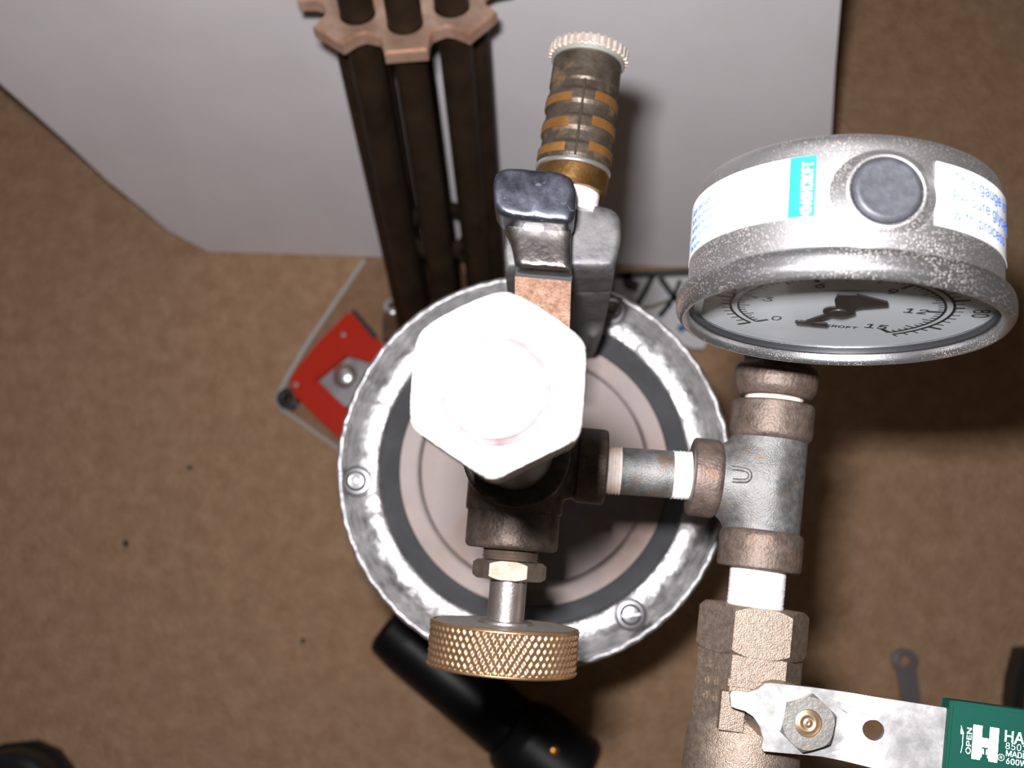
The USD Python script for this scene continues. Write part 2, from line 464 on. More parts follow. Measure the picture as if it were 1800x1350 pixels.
for k in range(8):
    a = k * math.pi / 4
    m = tube(rt - 1.8, rt, 0, 345, 0.4, 36)
    m.apply_translation((RT * math.cos(a), RT * math.sin(a), 0))
    part(t, 'tube', put(m, TF), tube_brown)
s_pl = (tp - tb) @ td + 45
part(t, 'end_plate', put(bevel_slab(lobed(), s_pl - 3.5, s_pl + 3.5, 1.0), TF), plate_copper, label='copper coloured notched plate near the top of the tubes')
part(t, 'end_plate', put(bevel_slab(lobed(), 14, 20, 1.0), TF), plate_rust, label='rusty brown notched plate at the foot of the tubes')
part(t, 'spacer_ring', put(tube(16, RT - rt - 0.3, 120, 126), TF), tube_brown)
bt = hexnut(7, 5, 3)
part(t, 'plate_nut', put(bt, TF @ frame((46 * math.cos(-1.9), 46 * math.sin(-1.9), 20), [0, 0, 1])), silver_ring, label='shiny nut on the lower plate')

# ------------------------------------------------------------------ canister under the pipe work
ZL = 320.0
LC = at(937, 822, ZL)
kl = mmpx(937, 822, ZL)
t = thing('canister', 'round bright metal canister with hammered flange and dark recessed lid', 'canister', LC * [1, 1, 0])
CF = frame(LC, UP, [1, 0, 0])
Ro = 347 * kl


def hammered(r, s, a):
    if 268 * kl < r < 340 * kl:
        n = meshkit.fbm(np.array([[math.cos(a) * 14, math.sin(a) * 14, r * 0.16]]), 3, seed=5)[0] - 0.5
        seg = 0.22 * math.sin(a * 46 + 1.7 * math.sin(a * 9)) * (1 if r > 285 * kl else 0.4)
        return r, s + n * 1.1 + seg * 0.8
    if r >= 340 * kl:
        return r + 0.10 * math.sin(a * 52 + 2 * math.sin(7 * a)), s + 0.25 * math.sin(a * 61 + 1.3 * math.sin(11 * a))
    return r, s


ringp = [(272, -2.2), (272.5, -0.6), (276, 0), (283, 0.3), (290, 0.5), (297, 0.6), (304, 0.4), (311, 0.0), (317, -0.7), (321, -1.8), (325, -3), (330, -3), (333, -1.6), (335, 0.2), (338, 1.2), (342, 1.5), (346, 0.9), (347.5, -0.6), (347, -3), (345, -8), (336, -8), (330, -6), (272, -6)]
part(t, 'flange', put(lathe([(r * kl, s) for r, s in ringp], 420, loop=True, fn=hammered), CF), ring_sheet, smooth=50)
part(t, 'flange_groove', put(tube(321.5 * kl, 334 * kl, -3.2, -2.5, 0.2, 160), CF), groove_grey)
part(t, 'gasket', put(lathe([(243 * kl, -11), (243 * kl, -10.2), (271 * kl, -2.6), (271.5 * kl, -4.5), (271.5 * kl, -11)], 128, loop=True), CF), pan_dark, label='dark ring between flange and lid')
dish = fillet([(0, -13.5), (203 * kl, -13.5), (208 * kl, -12.4), (214 * kl, -12), (243 * kl, -11.2), (243 * kl, -12.5), (214 * kl, -14), (204 * kl, -15.5), (0, -15.5)], 0.8)
part(t, 'lid', put(lathe(dish, 128), CF), pan_disc)
part(t, 'body', put(tube(255 * kl, 262 * kl, -ZL + 0.5, -10.2, 0.5, 96), CF), can_steel)
for k, (px, py) in enumerate([(1075, 546), (628, 846), (1108, 1080)]):
    o = at(px, py, ZL)
    o[2] = ZL + 0.2
    w = part(t, 'washer', put(lathe(fillet([(0, 0), (6.6, 0), (6.6, 1.0), (5.0, 1.5), (0, 1.5)], 0.4), 40), frame(o, UP)), screw_steel, label='flat washer under a screw')
    if k == 2:
        head = lathe(fillet([(0, 1.5), (4.6, 1.5), (4.6, 2.6), (3.6, 3.6), (0, 4.1)], 0.6), 40)
        head = tm(mf(head) - mf(trimesh.creation.box((12, 0.8, 1.4), trimesh.transformations.translation_matrix((0, 0, 4)))))
        part(t, 'screw_head', put(head, frame(o, UP, unit([1, 0.1, 0]))), screw_steel, label='slotted round screw head')
    else:
        n = lathe(fillet([(0, 1.5), (4.4, 1.5), (4.4, 3.4), (3.2, 4.2), (2.2, 4.2), (2.2, 3.2), (0, 3.2)], 0.4), 40)
        part(t, 'screw_nut', put(n, frame(o, UP)), screw_steel)
        part(t, 'stud', put(cyl(1.5, 3.0, 6.2, 0.5, 24), frame(o, UP)), screw_steel)

# ------------------------------------------------------------------ valve on top of the canister
VB = at(908, 806, ZB)                                  # centre of its body
NT = at(875, 670, 584)                                 # top of the hex cap
t = thing('needle_valve', 'dark valve on the canister with a glaring bright hexagonal cap and knurled brass knob', 'valve', [VB[0], VB[1], ZL - 16])
kn = mmpx(875, 670, 584)
NF = frame(NT, NT - np.array([VB[0], VB[1], ZB]), unit(at(1040, 690, 584) - NT))
Rn = 168 * kn
NF2 = trimesh.transformations.translation_matrix([-4 * kn, -17 * kn, 0.6]) @ NF
hx6 = Polygon([(Rn * 1.04 * math.cos(0.58 + a), Rn * 1.04 * math.sin(0.58 + a)) for a in np.arange(6) * math.pi / 3]).buffer(-3.2).buffer(3.2, quad_segs=6)
capm = tm(mf(prism(hx6, -13.5, 0)) ^ mf(lathe(fillet([(0, -13.6), (Rn * 1.05, -13.6), (Rn * 1.05, -4.2), (Rn * 0.93, -1.2), (Rn * 0.80, 0.01), (0, 0.01)], 1.6, 5), 96)))
hc = part(t, 'hex_cap', put(capm, NF), bright_zinc, label='large bright white hexagonal cap nearest the lens')
part(hc, 'boss', put(lathe(fillet([(0, -0.2), (86 * kn, -0.2), (85 * kn, 1.3), (80 * kn, 1.9), (0, 1.9)], 0.6), 64), NF2), bright_zinc)
part(hc, 'groove_ring', put(tube(86 * kn, 100 * kn, -0.3, 0.4, 0.2, 64), NF2), cap_pink)
part(t, 'bonnet', put(lathe(fillet([(0, -13.4), (9.5, -13.4), (9.5, -26), (10, -28), (10, -60), (10.5, -62), (10.5, -122), (0, -122)], 1.5), 64), NF), dark_iron)
SD = unit((at(893, 1050, ZB) - at(905, 900, ZB)) * [1, 1, 0])    # stem direction, towards the bottom of the frame
PD = unit((at(1040, 819, ZB) - at(908, 808, ZB)) * [1, 1, 0])    # side port direction
SA = at(903, 905, ZB)
S0 = SA - SD * ((SA - VB) @ SD)
L_body = (at(900, 966, ZB) - S0) @ SD


def f(p):
    d = sd_cyl(p, S0 - SD * 14, SD, L_body + 14 - 1.5, 82 * k_b - 1.5) - 1.5
    d = smin(d, sd_cyl(p, S0 - UP * 16, UP, 34, 14.0) - 1.0, 3.0)
    d = smin(d, sd_cyl(p, S0, PD, 17, 10.0) - 0.5, 3.0)
    return d


lo, hi = S0 - 34, S0 + 34
part(t, 'body', blob(f, lo, hi, 1.0), dark_iron, smooth=40)
part(t, 'body_band', put(cyl(86 * k_b, 0, 11, 1.0), frame(S0 + SD * (L_body - 21.5), SD)), dark_iron)
e0 = at(1012, 817, ZB)
Lc = (at(1066, 820, ZB) - e0) @ PD
part(t, 'side_port', put(tube(7.6, 67 * k_b, 0, Lc, 1.4), frame(e0, PD)), rusty, label='round collar of the side outlet')
part(t, 'pedestal_pipe', put(cyl(9.5, -16, ZB - ZL - 14, 0.6), frame([VB[0], VB[1], ZL], UP)), dark_iron)
part(t, 'pedestal_flange', put(hexnut(17, 9), frame([VB[0], VB[1], ZL - 16], UP)), dark_iron)


def on_stem(py):
    return (at(893, py, ZB) - S0) @ SD


SF = frame(S0, SD, UP)
part(t, 'thread', put(lathe([(0, on_stem(962))] + [(50 * k_b - (0.5 if i % 2 else 0), on_stem(962) + i * 0.45) for i in range(9)] + [(0, on_stem(962) + 4.2)], 48), SF), nut_brass)
pn = hexnut(65 * k_b, (1018 - 986) * k_b, 5.0, math.radians(30))
part(t, 'packing_nut', put(pn, SF @ frame((0, 0, on_stem(986)), [0, 0, 1], [1, 0, 0])), nut_brass, label='hexagonal brass packing nut')
part(t, 'stem', put(cyl(32.5 * k_b, on_stem(980), on_stem(1140), 0.4), SF), stem_steel)
kz0, kz1 = on_stem(1096), on_stem(1178)
Rk = 131 * k_b
part(t, 'knob_collar', put(lathe(fillet([(0, kz0 - 0.8), (48 * k_b, kz0 - 0.8), (50 * k_b, kz0 + 0.5), (0, kz0 + 0.5)], 0.3), 48), SF), stem_steel)
NK, H = 66, kz1 - kz0


def knurl(r, s, a):
    if r > Rk * 0.985 and kz0 + 1.0 < s < kz1 - 0.9:
        u = a * NK / (2 * math.pi)
        w = (s - kz0) / 3.5
        d = abs(((u + w) % 1.0) - 0.5) + abs(((u - w) % 1.0) - 0.5)
        return r - 0.72 * (1.0 - d), s
    return r, s


kp = [(0, kz0 + 0.4), (Rk * 0.94, kz0 + 0.4), (Rk * 0.955, kz0), (Rk * 0.985, kz0 + 0.1), (Rk, kz0 + 0.6)]
kp += [(Rk, kz0 + 0.95 + (H - 1.8) * i / 56) for i in range(57)]
kp += [(Rk, kz1 - 0.5), (Rk * 0.985, kz1 - 0.1), (Rk * 0.95, kz1), (0, kz1)]
kb = part(t, 'knob', put(lathe(kp, 528, fn=knurl), SF), knurl_brass, smooth=25, label='round knurled brass knob')
part(kb, 'knob_face', put(lathe([(0, kz0 + 0.1), (Rk * 0.93, kz0 + 0.1), (Rk * 0.93, kz0 + 0.5), (0, kz0 + 0.5)], 96), SF), knob_face, label='dusty grey inner face of the knob')

# ------------------------------------------------------------------ pipe nipple from the valve to the tee


def nipple(name, label, p0, p1, r, left, right, mid=galv):
    """left, right: lengths of the threaded or taped ends (length, material, ridge depth, pitch)."""
    d = unit(p1 - p0)
    L = np.linalg.norm(p1 - p0)
    th = thing(name, label, 'pipe', p0)
    fr = frame(p0, d, UP)
    part(th, 'pipe', put(cyl(r, left[0] * 0.9, L - right[0] * 0.9, 0.2), fr), mid)
    for (ln, m, dep, pitch), a in ((left, 0), (right, L - right[0])):
        if ln <= 0:
            continue
        n = max(3, int(ln / pitch * 2))
        prof = [(0, a)] + [(r + (0.25 if m is not galv else 0) - (dep if q % 2 else 0), a + ln * q / n) for q in range(n + 1)] + [(0, a + ln)]
        rough = (lambda rr, s, an: (rr + 0.18 * (meshkit.noise(np.array([[math.cos(an) * 3, math.sin(an) * 3, s * 1.3]]), 4)[0] - 0.5), s))
        part(th, 'thread_tape' if m in (tape, tape_rust) else 'thread', put(lathe(prof, 72, fn=rough), fr), m, smooth=50)
    return th, fr, L


n0, n1 = at(1066.5, 826, ZB), at(1212.5, 836.5, ZB)
nipple('pipe_nipple', 'short grey threaded pipe between the dark valve and the tee', n0, n1, 42 * k_b, (4.0, tape_rust, 0.35, 0.9), (5.2, tape, 0.25, 1.0))

# ------------------------------------------------------------------ tee
T0, T1 = at(1360, 710, ZB), at(1333, 1001, ZB)
TC = (T0 + T1) / 2
TL = np.linalg.norm(T1 - T0)
TBe = TC + BR * ((at(1212.5, 840, ZB) - TC) @ BR)
TBL = np.linalg.norm(TBe - TC)
t = thing('pipe_tee', 'grey galvanised pipe tee with a raised U mark between gauge elbow and ball valve', 'pipe fitting', TC - [0, 0, 12])
rb = 65 * k_b


def f(p):
    return smin(sd_cyl(p, T0 + AX * 3, AX, TL - 6, rb), sd_cyl(p, TC, BR, TBL - 3, 60 * k_b), 7.0)


part(t, 'body', blob(f, TC - 30, TC + 30, 0.8), galv, smooth=50)
for e, d in ((T0, AX), (T1, -AX)):
    part(t, 'collar', put(lathe(fillet([(0, 0.15), (8.5, 0), (72.5 * k_b, 0), (73 * k_b, 9), (71 * k_b, 10.2), (65 * k_b, 11.2), (0, 11.2)], 1.1), 72), frame(e, d)), rusty)
part(t, 'collar', put(lathe(fillet([(0, 0.15), (8.5, 0), (69.5 * k_b, 0), (70 * k_b, 6.6), (68 * k_b, 7.6), (60 * k_b, 8.6), (0, 8.6)], 1.1), 72), frame(TBe, -BR)), rusty, label='rust red collar of the branch')
# the raised U
uo = at(1291, 839, ZB)
uo[2] = ZB
us = mmpx(1291, 839, ZB + 10)
up_ = []
for a, b in [(-16, -11), (-4, -11), (4, -10)]:
    up_.append((a, b))
up_ += [(5 + 10 * math.sin(x), -10 * math.cos(x)) for x in np.linspace(0.15, math.pi - 0.15, 9)]
up_ += [(4, 10), (-4, 11), (-14, 11)]
pts = []
for a, b in up_:
    w = uo - BR * a * us - (-AX) * b * us * 1.0
    w = np.array(w)
    lo_, hi_ = ZB, ZB + 20
    for _ in range(24):
        mid = (lo_ + hi_) / 2
        if f((w[0], w[1], mid)) < 0:
            lo_ = mid
        else:
            hi_ = mid
    pts.append((w[0], w[1], lo_ + 0.15))
part(t, 'raised_letter', sweep(pts, 0.65, 12), galv, label='raised U shaped casting mark')

# ------------------------------------------------------------------ elbow and its nipple, up to the gauge
E1 = at(1367, 706, ZB)
E1 = T0 - AX * ((T0 - E1) @ AX if (T0 - E1) @ AX > 0 else 1.6) if False else T0 - AX * 1.5
nipple('pipe_nipple', 'stub of white taped thread between the elbow and the top of the tee', E1 - AX * 0.02, T0 + AX * 0.1, 50 * k_b, (1.5, tape_rust, 0.25, 1.0), (0, tape, 0, 1))
GV = np.array(at(1384, 560, ZB))                        # where the gauge's stem comes down
GC = np.array(at(1494, 432, 525))                       # gauge centre, mid thickness
GU = unit(GC - GV)
EC = E1 - AX * ((E1 - GV) @ AX)
GU0 = unit(GC - EC)
GU = unit(GU0 + [0, 0.06, 0])
t = thing('pipe_elbow', 'rust stained pipe elbow in the shade under the pressure gauge', 'pipe fitting', EC - [0, 0, 12])
EL = np.linalg.norm(E1 - EC)


def f(p):
    d = smin(sd_cyl(p, EC - AX * 2, AX, EL - 2, 60 * k_b - 1), sd_cyl(p, EC - GU * 2, GU, 22, 60 * k_b - 1), 6.0) - 1
    return d


part(t, 'body', blob(f, EC - 36, EC + 36, 1.1), galv, smooth=50)
part(t, 'collar', put(lathe(fillet([(0, 0.1), (9, 0), (62 * k_b, 0), (73 * k_b, 2.5), (73.5 * k_b, 8.0), (70 * k_b, 9.2), (62 * k_b, 10), (0, 10)], 0.9), 72, fn=lambda r, s, a: (r + 0.12 * math.sin(a * 40) * (r > 72 * k_b), s)), frame(E1, -AX)), rusty)
part(t, 'collar', put(cyl(72 * k_b, 15, 25, 1.2), frame(EC, GU)), rusty)

# ------------------------------------------------------------------ pressure gauge
GNr = unit([-0.10, -1.0, 0])
GN = unit(GNr - GNr @ GU * GU)
GR = np.cross(GU, GN)
G0 = GC + GN * 19.0 + [-1.9, 0, 0]                                      # centre of the front plane
GM = np.eye(4)
GM[:3, 0], GM[:3, 1], GM[:3, 2], GM[:3, 3] = GR, GU, GN, G0
RC, RB = 33.4, 35.7
t = thing('pressure_gauge', 'round stainless pressure gauge with white dial, paper labels and black filler plug', 'gauge', EC + GU * 25)
case = lathe(fillet([(0, -31.6), (RC - 0.8, -31.2), (RC - 0.1, -24), (RC, -6), (RC, -4.8), (0, -4.8)], 4.2, 6), 144)
part(t, 'case', put(case, GM), stainless, smooth=40)
bez = fillet([(33.2, -5.2), (RC + 0.6, -6.4), (RB - 0.5, -5.8), (RB, -4.4), (RB, -1.6), (RB - 1.2, 0), (33.8, 0.3), (32.8, -0.6), (32.5, -2.2), (32.5, -4.9), (33.2, -5.2), (RC + 0.6, -6.4)], 0.8)[1:-1]
part(t, 'bezel', put(lathe(bez, 144, loop=True), GM), bezel_steel, smooth=40)
part(t, 'seal_ring', put(tube(31.6, 32.6, -3.8, -2.2, 0.3, 128), GM), seal_black)
part(t, 'window', put(cyl(32.4, -2.9, -2.3, 0.1, 128), GM), pane, label='clear window over the dial')
dl = part(t, 'dial', put(cyl(32.3, -4.75, -4.4, 0.1, 128), GM), dial_white)


def arc_strip(r0, r1, a0, a1, z, n=90, h=0.06):
    """Flat ring piece on the dial; angles clockwise from 12 o'clock in degrees."""
    aa = np.radians(np.linspace(a0, a1, n))
    o = [(r1 * math.sin(x), r1 * math.cos(x)) for x in aa] + [(r0 * math.sin(x), r0 * math.cos(x)) for x in aa[::-1]]
    return prism(Polygon(o), z, z + h)


def tick(a, r0, r1, w, z, h=0.06):
    a = math.radians(a)
    d, c = np.array([math.sin(a), math.cos(a)]), np.array([math.cos(a), -math.sin(a)])
    return prism(Polygon([d * r0 - c * w / 2, d * r1 - c * w / 2, d * r1 + c * w / 2, d * r0 + c * w / 2]), z, z + h)


zd = -4.38
marks = [arc_strip(21.6, 22.1, -135, 135, zd), arc_strip(23.3, 23.9, -135, 135, zd)]
for k in range(61):
    a = -135 + 270 * k / 60
    big, mid = k % 12 == 0, k % 4 == 0
    marks.append(tick(a, 18.6 if big else (19.3 if mid else 20.4), 21.7, 0.9 if big else 0.3, zd))
for k in range(45):
    a = -135 + 270 * k / 44
    big = k % 8 == 0
    marks.append(tick(a, 23.6, 27.0 if big else 25.6, 0.75 if k == 34 or big else 0.28, zd))
part(dl, 'scale', put(cat(*marks), GM), black_ink, smooth=False)
for val, tx in ((0, '0'), (3, '3'), (6, '6'), (9, '9'), (12, '12'), (15, '15')):
    a = math.radians(-135 + 270 * val / 15)
    m = centred(text(tx, 3.2, 0.06))
    m.apply_translation((16.2 * math.sin(a), 16.2 * math.cos(a), zd))
    part(dl, 'numeral', put(m, GM), black_ink, smooth=False)
m = centred(text('80', 3.4, 0.06))
m.apply_transform(trimesh.transformations.rotation_matrix(math.radians(-75), [0, 0, 1]))
m.apply_translation((29.0, 4.4, zd))
part(dl, 'numeral', put(m, GM), black_ink, smooth=False)
m = centred(text('ASHCROFT', 1.7, 0.06))
m.apply_translation((1.5, -14.0, zd))
part(dl, 'maker_name', put(m, GM), black_ink, smooth=False)
# needle: hub, broad tail above it, thin arm with a cross piece below
hub = Point(0, 0).buffer(3.4)
tail = Polygon([(-0.8, 2), (-2.6, 8.0), (-2.8, 11.5), (0.5, 12.5), (7.6, 9.2), (8.0, 7.5), (3.2, 4.6), (1.4, 2)]).buffer(0.5).buffer(-0.2)
arm = LineString([(0, 0), (-4.4, -9.5)]).buffer(0.75)
cross = LineString([(-6.4, -10.6), (-0.8, -10.9)]).buffer(0.95)
nd = part(t, 'needle', put(prism(shapely.union_all([hub, tail, arm, cross]), -3.9, -3.5), GM), needle_black)
part(nd, 'needle_hub', put(cyl(2.1, -4.3, -3.1, 0.3, 32), GM), needle_black)


def shell(a0, a1, z0, z1, r, h=0.12, n=60):
    aa = np.linspace(a0, a1, n)
    v, fcs = [], []
    for a in aa:
        for (rr, zz) in ((r, z0), (r + h, z0), (r + h, z1), (r, z1)):
            v.append((rr * math.sin(a), rr * math.cos(a), zz))
    for q in range(n - 1):
        for e in range(4):
            a_, b_ = q * 4 + e, q * 4 + (e + 1) % 4
            fcs += [(a_, b_, b_ + 4), (a_, b_ + 4, a_ + 4)]
    fcs += [(0, 2, 1), (0, 3, 2)]
    e = (n - 1) * 4
    fcs += [(e, e + 1, e + 2), (e, e + 2, e + 3)]
    m = trimesh.Trimesh(np.array(v), np.array(fcs), process=False)
    if m.volume < 0:
        m.invert()
    return m


def wrap(m, th0, z0, r, turned=False):
    """Bends flat lettering round the case."""
    v = m.vertices.copy()
    if turned:
        th, zz = th0 - v[:, 1] / r, z0 - v[:, 0]
    else:
        th, zz = th0 + v[:, 0] / r, z0 - v[:, 1]
    rr = r + v[:, 2]
    m.vertices = np.stack([rr * np.sin(th), rr * np.cos(th), zz], 1)
    return m


rad = math.radians
lz0, lz1 = -25.6, -12.9
lb = part(t, 'label', put(shell(rad(-100), rad(-22.5), lz0, lz1, RC), GM), label_white, label='white paper label left of the plug, with teal name block')
part(lb, 'name_block', put(shell(rad(-31.5), rad(-22.5), lz0, lz1, RC + 0.1), GM), teal_ink)
nm = text('ASHCROFT', 2.1, 0.06, bold=True)
wl = nm.bounds[1][0]
nm.apply_scale([9.0 / wl, 1, 1])
part(lb, 'name_lettering', put(wrap(nm, rad(-23.6), lz1 - 2.4, RC + 0.22, True), GM), print_white, smooth=False)
em = prism(Point(0, 0).buffer(1.05).difference(Polygon([(-0.55, -0.4), (0.55, -0.4), (0, 0.6)])), 0, 0.06)
part(lb, 'name_emblem', put(wrap(em, rad(-25.4), lz1 - 1.3, RC + 0.22, True), GM), print_white, smooth=False)
part(lb, 'code_lettering', put(wrap(text('01', 2.2, 0.06), rad(-35), lz1 - 4.6, RC + 0.14, True), GM), pale_teal_ink, smooth=False)
lines = ['able damage', 'ture, excessive', 'rument temper', 'pans, or other', 'facturer']
prt = []
for k, s in enumerate(lines):
    m = text(s, 1.35, 0.05)
    prt.append(wrap(m, rad(-86), lz0 + 3.6 + 2.1 * k, RC + 0.14))
part(lb, 'small_print', put(cat(*prt), GM), blue_ink, smooth=False)
rl = part(t, 'label', put(shell(rad(17), rad(88), lz0, lz1 + 0.4, RC), GM), label_white, label='white paper label right of the plug, with blue sentences')
for k, s in enumerate(['This gauge is', 'Be sure glycerin', 'with process']):
    m = text(s, 2.35, 0.06)
    part(rl, 'print_line', put(wrap(m, rad(23.5), lz0 + 3.6 + 3.75 * k, RC + 0.14), GM), blue_ink, smooth=False)
PF = GM @ frame((0, RC - 1.4, -17.9), [0, 1, 0], [1, 0, 0])
part(t, 'plug_boss', put(lathe(fillet([(0, -0.5), (10.6, -0.5), (8.6, 1.3), (7.6, 2.3), (6.9, 2.3), (6.7, 1.0), (0, 1.0)], 0.7, 5), 72), PF), stainless, smooth=50)
part(t, 'filler_plug', put(lathe(fillet([(0, 0.8), (6.6, 0.8), (6.6, 2.5), (5.8, 3.2), (0, 2.7)], 0.6, 4), 64), PF), plug_rubber, label='round black rubber plug')
part(t, 'stem', put(hexnut(9.5, 16), frame(EC + GU * 25, GU)), cast_brass)

# ------------------------------------------------------------------ white taped nipple and the ball valve
V0 = at(1327, 1066, ZB)
V0 = T1 + AX * ((V0 - T1) @ AX)
nipple('pipe_nipple', 'white taped pipe stub joining the bottom of the tee to the brass ball valve', T1, V0, 47 * k_b, (5.2, tape, 0.12, 1.1), (5.2, tape, 0.12, 1.1), tape)
t = thing('ball_valve', 'cast brass ball valve with flat plated lever and green vinyl grip', 'valve', V0 - [0, 0, 16])
VF = frame(V0, AX, UP)                                     # local x points up
Rh = 95 * k_b
hx = hexnut(Rh, 13.2, 7.9, math.radians(30), cham=0.1)
part(t, 'hex_end', put(hx, VF), cast_brass)
neck = mf(hexnut(Rh * 0.945, 20.5, 0, math.radians(30), cham=0.03)).translate((0, 0, 12.8))
bulge = mf(lathe(fillet([(0, 30), (13.4, 30), (15.2, 34), (15.9, 40), (15.9, 47.5), (13.9, 49), (13.9, 52), (0, 52)], 1.2), 80))
ST = np.linalg.inv(VF) @ np.append(at(1413, 1266, 473.0), 1)
sp_ = np.array([0, 0, ST[2]])
bd_ = ST[:3] - sp_
bl_ = np.linalg.norm(bd_)
bossm = mf(put(cyl(8.2, 0, bl_ - 7.2, 1.0), frame(sp_, bd_, [0, 0, 1])))
bod = neck + bulge + bossm
part(t, 'body', put(bod, VF), cast_brass, smooth=28)
part(t, 'hex_end', put(hexnut(14.2, 14, 7, math.radians(30)), VF @ frame((0, 0, 52), [0, 0, 1], [1, 0, 0])), cast_brass)
ridge = bevel_slab(Polygon([(-8, -1.0), (8, -1.0), (8, 1.0), (-8, 1.0)]), 0, 1.2, 0.4)
part(t, 'stop_ridge', put(ridge, VF @ frame((Rh * 0.945 * 0.866 - 0.2, 0, 20.3), [1, 0, 0], [0, 1, 0])), cast_brass)
pad = bevel_slab(Polygon([(-3.2, -5), (3.2, -5), (3.2, 5), (-3.2, 5)]), 0, 4.2, 0.5)
left_side = VF[:3, :3].T @ np.array([-1.0, 0, 0])
sgn = 1 if left_side[1] > 0 else -1
part(t, 'stop_lug', put(pad, VF @ frame((Rh * 0.8, sgn * 6.6, 27.5), [1, 0, 0], [0, 1, 0])), cast_brass)
fa = math.radians(60)
fnrm = np.array([math.cos(fa), sgn * math.sin(fa), 0])
apo = Rh * 0.945 * 0.866
cols = []
for tx, off in (('600', 1.6), ('S00', -2.4)):
    for k, c in enumerate(tx):
        m = centred(text(c, 2.3, 0.45, True))
        cols.append(put(m, VF @ frame(fnrm * (apo - 0.1) + np.array([0, 0, 17.0 + 4.3 * k]) + off * np.array([math.sin(fa), -sgn * math.cos(fa), 0]), fnrm, np.array([math.sin(fa), -sgn * math.cos(fa), 0]))))
part(t, 'cast_lettering', cat(*cols), cast_brass, label='raised figures cast in the brass body')
# lever
ZP = 471.0
outl = [(1281, 1219), (1284, 1213), (1292, 1212), (1312, 1215), (1330, 1210), (1343, 1200), (1352, 1199), (1420, 1206), (1560, 1225), (1700, 1245), (1830, 1262), (2060, 1294), (2046, 1420), (1830, 1392), (1690, 1374), (1560, 1350), (1440, 1327), (1340, 1318), (1336, 1312), (1339, 1296), (1334, 1276), (1322, 1258), (1307, 1248), (1290, 1243), (1283, 1240)]
lev = pxpoly(outl, ZP).difference(Point(at(1526, 1278, ZP)[:2]).buffer(17.5 * mmpx(1526, 1278, ZP)))
lvm = bevel_slab(lev, 0, 2.4, 0.45)
# joggle: the plate steps up beyond the nut
LD = unit((at(1800, 1322, ZP) - at(1413, 1266, ZP)) * [1, 1, 0])
lm = tm(mf(lvm).refine_to_length(3.0))


def lift(v):
    """The plate steps up beyond the nut and then rises gently towards the grip."""
    sd = (np.asarray(v)[..., :2] - at(1413, 1266, ZP)[:2]) @ LD[:2]
    st = np.clip((sd - 9.0) / 8.0, 0, 1)
    return 2.2 * st * st * (3 - 2 * st) + 0.11 * np.maximum(sd - 13.0, 0)


lm.vertices[:, 2] += ZP + lift(lm.vertices)
lvp = part(t, 'lever', lm, zinc_plate, smooth=35, label='flat zinc plated steel lever with a round hole')
kp_ = mmpx(1413, 1266, ZP + 4)
no = at(1413, 1266, ZP + 2.4)
part(t, 'lever_nut', put(hexnut(51 * kp_, 5.0, 24 * kp_, 0, both=False), frame([no[0], no[1], ZP + 2.3], UP, unit([0.25, 1, 0]))), nut_yellow)
part(t, 'lever_stem', put(lathe(fillet([(0, -12), (24 * kp_, -12), (24 * kp_, 6.4), (14 * kp_, 6.9), (8 * kp_, 6.6), (4 * kp_, 6.9), (0, 6.7)], 0.3), 40), frame([no[0], no[1], ZP], UP)), stem_brass)
ZG = ZP
gpoly = pxpoly([(1674, 1234), (1681, 1233), (1800, 1248), (2080, 1288), (2060, 1432), (1780, 1398), (1668, 1384), (1662, 1376)], ZG + 10)
grip = tm(mf(bevel_slab(gpoly, ZG - 1.6, ZG + 4.4, 0.8)).refine_to_length(5))
grip.vertices[:, 2] += lift(grip.vertices)
gp = part(t, 'grip', grip, green_vinyl, smooth=45, label='green vinyl sleeve printed in white')
zt = ZG + 4.42
kg = mmpx(1740, 1310, zt + 7)
ld, lu = LD[:2], np.array([-LD[1], LD[0]])


def print_on(name, m, px, py, turn=0.0):
    m.apply_transform(trimesh.transformations.rotation_matrix(math.atan2(ld[1], ld[0]) + turn, [0, 0, 1]))
    m.apply_translation(np.append(at(px, py, zt + 7)[:2], zt))
    m.vertices[:, 2] += lift(m.vertices)
    part(gp, name, m, print_white, smooth=False)


def hpoly(pts, w, h):
    return Polygon([(x * w, y * h) for x, y in pts])


Hw, Hh = 44 * kg, 60 * kg
hp = hpoly([(0, 0), (.34, 0), (.34, .06), (.40, .10), (.40, .18), (.47, .18), (.47, .34), (.38, .34), (.38, .38), (.62, .38), (.62, .34), (.54, .34), (.54, .18), (.60, .18), (.60, .10), (.66, .06), (.66, 0), (1, 0), (1, 1), (.64, 1), (.64, .66), (.36, .66), (.36, 1), (0, 1)], Hw, Hh)
print_on('emblem', prism(hp, 0, 0.06), 1712.5, 1336.5)
o = text('OPEN', 8.0 * kg, 0.06, True)
o.apply_scale([47 * kg / o.bounds[1][0], 1, 1])
print_on('open_lettering', o, 1711, 1330, math.pi / 2)
ar = LineString([(0, 0), (2.0 * kg, 14 * kg), (1.5 * kg, 34 * kg)]).buffer(0.7 * kg).union(Polygon([(-3.0 * kg, 32 * kg), (3.5 * kg, 33 * kg), (-2.5 * kg, 48 * kg)]))
print_on('arrow', prism(ar, 0, 0.06), 1695, 1326)
for tx, px, py, h, b in (('HAMMOND', 1767, 1304, 19, True), ('8501', 1769.5, 1317.5, 11.5, False), ('MADE IN', 1770, 1330, 9.8, True), ('600WOG', 1770, 1343.5, 9.8, True)):
    m = text(tx, h * kg, 0.06, b)
    m.apply_scale([0.92, 1, 1])
    print_on('lettering', m, px, py)
rg = Point(0, 0).buffer(6 * kg).difference(Point(0, 0).buffer(5 * kg))
rgm = cat(prism(rg, 0, 0.06), centred(text('R', 6 * kg, 0.06)))
print_on('registered_mark', rgm, 1763, 1333)

